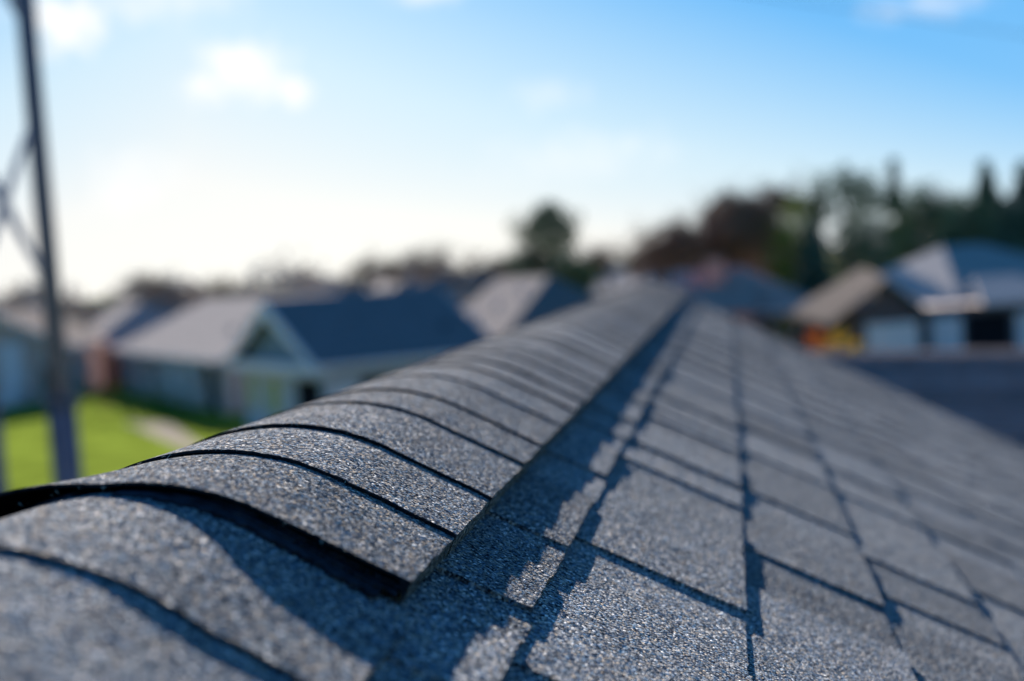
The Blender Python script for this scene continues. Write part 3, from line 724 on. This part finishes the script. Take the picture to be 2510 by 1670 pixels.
def bare_tree(label, p, h, seed, twigs=True, group='bare trees', leaf=None, nleaf=6):
    rr = random.Random(seed); root = tag(empty('bare_tree', p), label, 'tree', group)
    m = MB(); m.tube((0, 0, 0), (0, 0, h*.3), h*.022, h*.016, 8, False); m.build('trunk', M['bark'], root, True)
    m = MB(); tips = []
    for k in range(4):
        a = 2*math.pi*k/4+rr.uniform(-.4, .4); branches(m, Vector((0, 0, h*rr.uniform(.22, .3))), Vector((math.cos(a)*.45, math.sin(a)*.45, 1)).normalized(), h*.2, h*.010, 4, rr, tips)
    for t in tips:
        for _ in range(3):
            e = t+Vector((rr.gauss(0, .06), rr.gauss(0, .06), rr.gauss(.04, .05)))*h; m.tube(t, e, h*.0028, h*.0016, 3, False)
    m.build('limbs', M['twig'], root)
    if leaf:
        m = MB()
        for t in tips: leaf_cloud(m, t, h*.055, nleaf, h*.017, rr)
        m.build('crown', M[leaf], root)
    return root
def conifer(label, p, h, seed, mat='needle', width=.2, group='evergreens', gap=.0, start=.08):
    rr = random.Random(seed); root = tag(empty('evergreen_tree', p), label, 'tree', group)
    m = MB(); m.tube((0, 0, 0), (0, 0, h*.97), h*.02, h*.003, 8, False); m.build('trunk', M['bark'], root, True)
    m = MB(); z = h*start
    while z < h*.99:
        f = 1-z/h; r = h*width*(f**.75)*rr.uniform(.75, 1.15)+.1; nb = 9 if f > .2 else 6; a0 = rr.uniform(0, 6)
        if rr.random() < gap: z += h*.06; continue
        for k in range(nb):
            a = a0+2*math.pi*k/nb+rr.uniform(-.25, .25); rb = r*rr.uniform(.65, 1.15); dr = rr.uniform(.15, .4)
            for s in range(5):
                t0 = (s+.4)/5; c = Vector((math.cos(a)*rb*t0, math.sin(a)*rb*t0, z-dr*rb*t0*.8))
                leaf_cloud(m, c, rb*.16+.12, 6, .15+h*.008, rr, .55)
        z += h*.028+rr.uniform(0, h*.015)
    m.build('crown', M[mat], root)
    return root
def bushy(label, p, h, seed, mat, name='leafy_tree', cat='tree', group=None, n=40, trunk=.3, wide=.35, per=48):
    rr = random.Random(seed); root = tag(empty(name, p), label, cat, group)
    m = MB(); m.tube((0, 0, 0), (0, 0, h*(trunk+.25)), h*.025, h*.012, 8, False)
    for k in range(5):
        a = k*1.26; m.tube((0, 0, h*trunk), (math.cos(a)*h*wide*.6, math.sin(a)*h*wide*.6, h*(.55+.2*rr.random())), h*.01, h*.004, 6, False)
    m.build('trunk', M['bark'], root, True)
    m = MB()
    for _ in range(n):
        a = rr.uniform(0, 6.28); u = rr.uniform(-.9, 1); rad = math.sqrt(max(0, 1-u*u))*rr.uniform(.35, 1)
        c = (math.cos(a)*rad*h*wide, math.sin(a)*rad*h*wide, h*(.5+trunk*.5)+u*h*(.5-trunk*.5)*.9)
        leaf_cloud(m, c, h*rr.uniform(.07, .13), per, h*.018, rr)
    m.build('crown', M[mat], root)
    return root
def gpos(px, d):
    v = at(px, 700, d); return (v.x, v.y, GZ)
def top_h(px, py, d): return at(px, py, d).z-GZ
def T(px, py, d): return gpos(px, d), top_h(px, py, d)
k = 0
# right-hand wood
p, h = T(1690, 480, 95); bare_tree('bare dark tree at the left end of the right hand wood', p, h, 11, leaf='leaf_brown', nleaf=7)
p, h = T(1635, 540, 100); bare_tree('small bare tree beside the end of the ridge', p, h, 12, leaf='leaf_brown', nleaf=5)
p, h = T(1765, 455, 100); bare_tree('bare tree behind the red chimney', p, h, 13, leaf='leaf_brown', nleaf=5)
p, h = T(1890, 385, 105); bare_tree('tall brown bare tree left of the yellow green tree', p, h, 14, leaf='leaf_brown', nleaf=10)
p, h = T(1825, 425, 98); bare_tree('brown bare tree above the red brick end', p, h, 15, leaf='leaf_brown', nleaf=10)
p, h = T(1950, 480, 92); bushy('narrow yellow green tree in the middle of the wood', p, h, 16, 'leaf_yellow', wide=.16, trunk=.2, n=34)
p, h = T(2000, 525, 90); conifer('dark evergreen beside the yellow green tree', p, h, 17, 'needle', .22)
p, h = T(2080, 415, 100); bushy('tall pine with a high rounded crown and bare stem', p, h, 18, 'leaf_green', 'pine_tree', wide=.22, trunk=.66, n=26, group=None)
p, h = T(2130, 530, 92); bushy('dark rounded evergreen below the tall pine', p, h, 19, 'leaf_green', wide=.32, trunk=.12, n=60)
p, h = T(2205, 385, 105); conifer('slim ragged spruce with a bare tip right of the tall pine', p, h, 20, 'needle_grey', .13, gap=.3)
p, h = T(2285, 450, 98); bushy('dark broad evergreen behind the tall hip roof', p, h, 21, 'leaf_green', wide=.34, trunk=.1, n=90)
p, h = T(2330, 420, 108); bare_tree('grey bare tree over the tall hip roof', p, h, 22, leaf='leaf_brown', nleaf=5)
p, h = T(2430, 390, 100); conifer('tall dark spruce near the right edge', p, h, 23, 'needle', .22)
p, h = T(2525, 385, 96); conifer('dark spruce cut by the right edge', p, h, 24, 'needle', .26)
p, h = T(2390, 480, 92); bushy('dense dark evergreen under the tall spruce', p, h, 25, 'leaf_green', wide=.34, trunk=.1, n=90)
p, h = T(2480, 490, 90); conifer('lower dark evergreen right of the hip roof', p, h, 26, 'needle', .34)
p, h = T(2225, 500, 104); conifer('grey green spruce filling the gap beside the rounded evergreen', p, h, 27, 'needle_grey', .26)
p, h = T(1860, 520, 112); bushy('dull brown leafed tree low in the wood behind the chimney house', p, h, 28, 'leaf_brown', wide=.36, trunk=.12, n=60)
p, h = T(1730, 570, 112); bushy('low brown tree at the foot of the bare trees', p, h, 29, 'leaf_brown', wide=.34, trunk=.12, n=50)
p, h = T(2060, 560, 112); bushy('dark green tree seen through the gap under the tall pine', p, h, 30, 'leaf_green', wide=.36, trunk=.1, n=60)
p, h = T(2350, 545, 94); conifer('squat dark evergreen right above the hip roof', p, h, 50, 'needle', .36)
p, h = T(2250, 560, 96); bushy('dark evergreen thicket left of the hip roof', p, h, 51, 'leaf_green', wide=.42, trunk=.08, n=70)
p, h = T(1665, 560, 108); bushy('thin brown leafed tree right of the ridge end', p, h, 52, 'leaf_brown', wide=.30, trunk=.15, n=34, per=40)
p, h = T(1790, 500, 106); bushy('airy brown tree behind the bare trees', p, h, 53, 'leaf_brown', wide=.30, trunk=.2, n=36, per=40)
p, h = T(2160, 470, 108); bushy('airy dark tree between the tall pine and the slim spruce', p, h, 54, 'leaf_green', wide=.26, trunk=.25, n=34, per=40)
# middle of the skyline
p, h = T(1350, 500, 120); bushy('round dark green tree standing alone above the roofs', p, h, 31, 'leaf_green', wide=.33, trunk=.15, n=60, per=100)
p, h = T(1290, 560, 122); bare_tree('thin bare tree left of the round green tree', p, h, 32, leaf='leaf_brown', nleaf=1)
p, h = T(1185, 580, 140); bare_tree('small bare tree above the peaked navy roof', p, h, 33, leaf='leaf_brown', nleaf=1)
p, h = T(1060, 575, 150); bare_tree('pale bare tree above the sunlit roofs', p, h, 34, leaf='leaf_brown', nleaf=1)
p, h = T(925, 600, 150); bare_tree('dark slim bare tree on the skyline', p, h, 35, leaf='leaf_brown', nleaf=2)
p, h = T(1500, 570, 125); bare_tree('bare tree between the round green tree and the ridge end', p, h, 36, leaf='leaf_brown', nleaf=1)
p, h = T(1440, 590, 130); bare_tree('low bare tree right of the round green tree', p, h, 37, leaf='leaf_brown', nleaf=1)
p, h = T(380, 640, 170); bare_tree('bare tree above the far left roofs', p, h, 38, leaf='leaf_brown', nleaf=2)
p, h = T(525, 655, 180); bare_tree('small bare tree above the long bungalow', p, h, 39)
# autumn shrubs by the street at the right
p = at(2000, 850, 60); bushy('orange autumn shrub beside the white garage door', (p.x, p.y, GZ), 2.45, 41, 'leaf_orange', 'autumn_shrub', 'shrub', None, 26, .1, .42, 60)
p = at(2058, 850, 60); bushy('golden yellow shrub next to the orange one', (p.x, p.y, GZ), 2.5, 42, 'leaf_gold', 'autumn_shrub', 'shrub', None, 22, .1, .42, 60)
p = at_z(405, 1010, GZ); bushy('rounded green shrub against the bungalow wall', (p.x, p.y, GZ), 1.5, 43, 'hedge', 'garden_shrub', 'shrub', None, 20, .05, .5, 60)
p = at_z(460, 1025, GZ); bushy('dark shrub near the corner of the long bungalow', (p.x, p.y, GZ), 1.7, 44, 'hedge', 'garden_shrub', 'shrub', None, 20, .05, .5, 60)
for px, py, hh, mt_, lab in ((215, 1012, 1.5, 'hedge', 'low clipped shrub in front of the brown brick end wall'), (265, 1022, 1.2, 'leaf_brown', 'brown withered shrub beside the brick end wall'), (315, 1030, 1.7, 'hedge', 'green shrub at the left end of the bungalow'),
                         (350, 1034, 1.3, 'hedge', 'small green shrub under the bungalow window'), (120, 1008, 1.6, 'hedge', 'dark shrub behind the mast'), (60, 1004, 1.3, 'leaf_brown', 'brown shrub below the pale bay')):
    p = at_z(px, py, GZ); bushy(lab, (p.x, p.y, GZ), hh, int(px), mt_, 'garden_shrub', 'shrub', None, 20, .05, .5, 60)
# far tree line that reads as one mass
fm = MB(); rr = random.Random(77)
for i in range(700):
    px = rr.uniform(-900, 3300); d = rr.uniform(230, 420)
    v = at(px, 700, d); hh = rr.uniform(5.5, 9.0)*(1+.3*math.sin(px*.02))
    leaf_cloud(fm, (v.x, v.y, GZ+hh*.5), hh*.55, 40, .75, rr, 1.0)
tag(fm.build('far_woods', M['far_leaf']), 'brown line of distant autumn trees along the skyline', 'woods', kind='stuff')
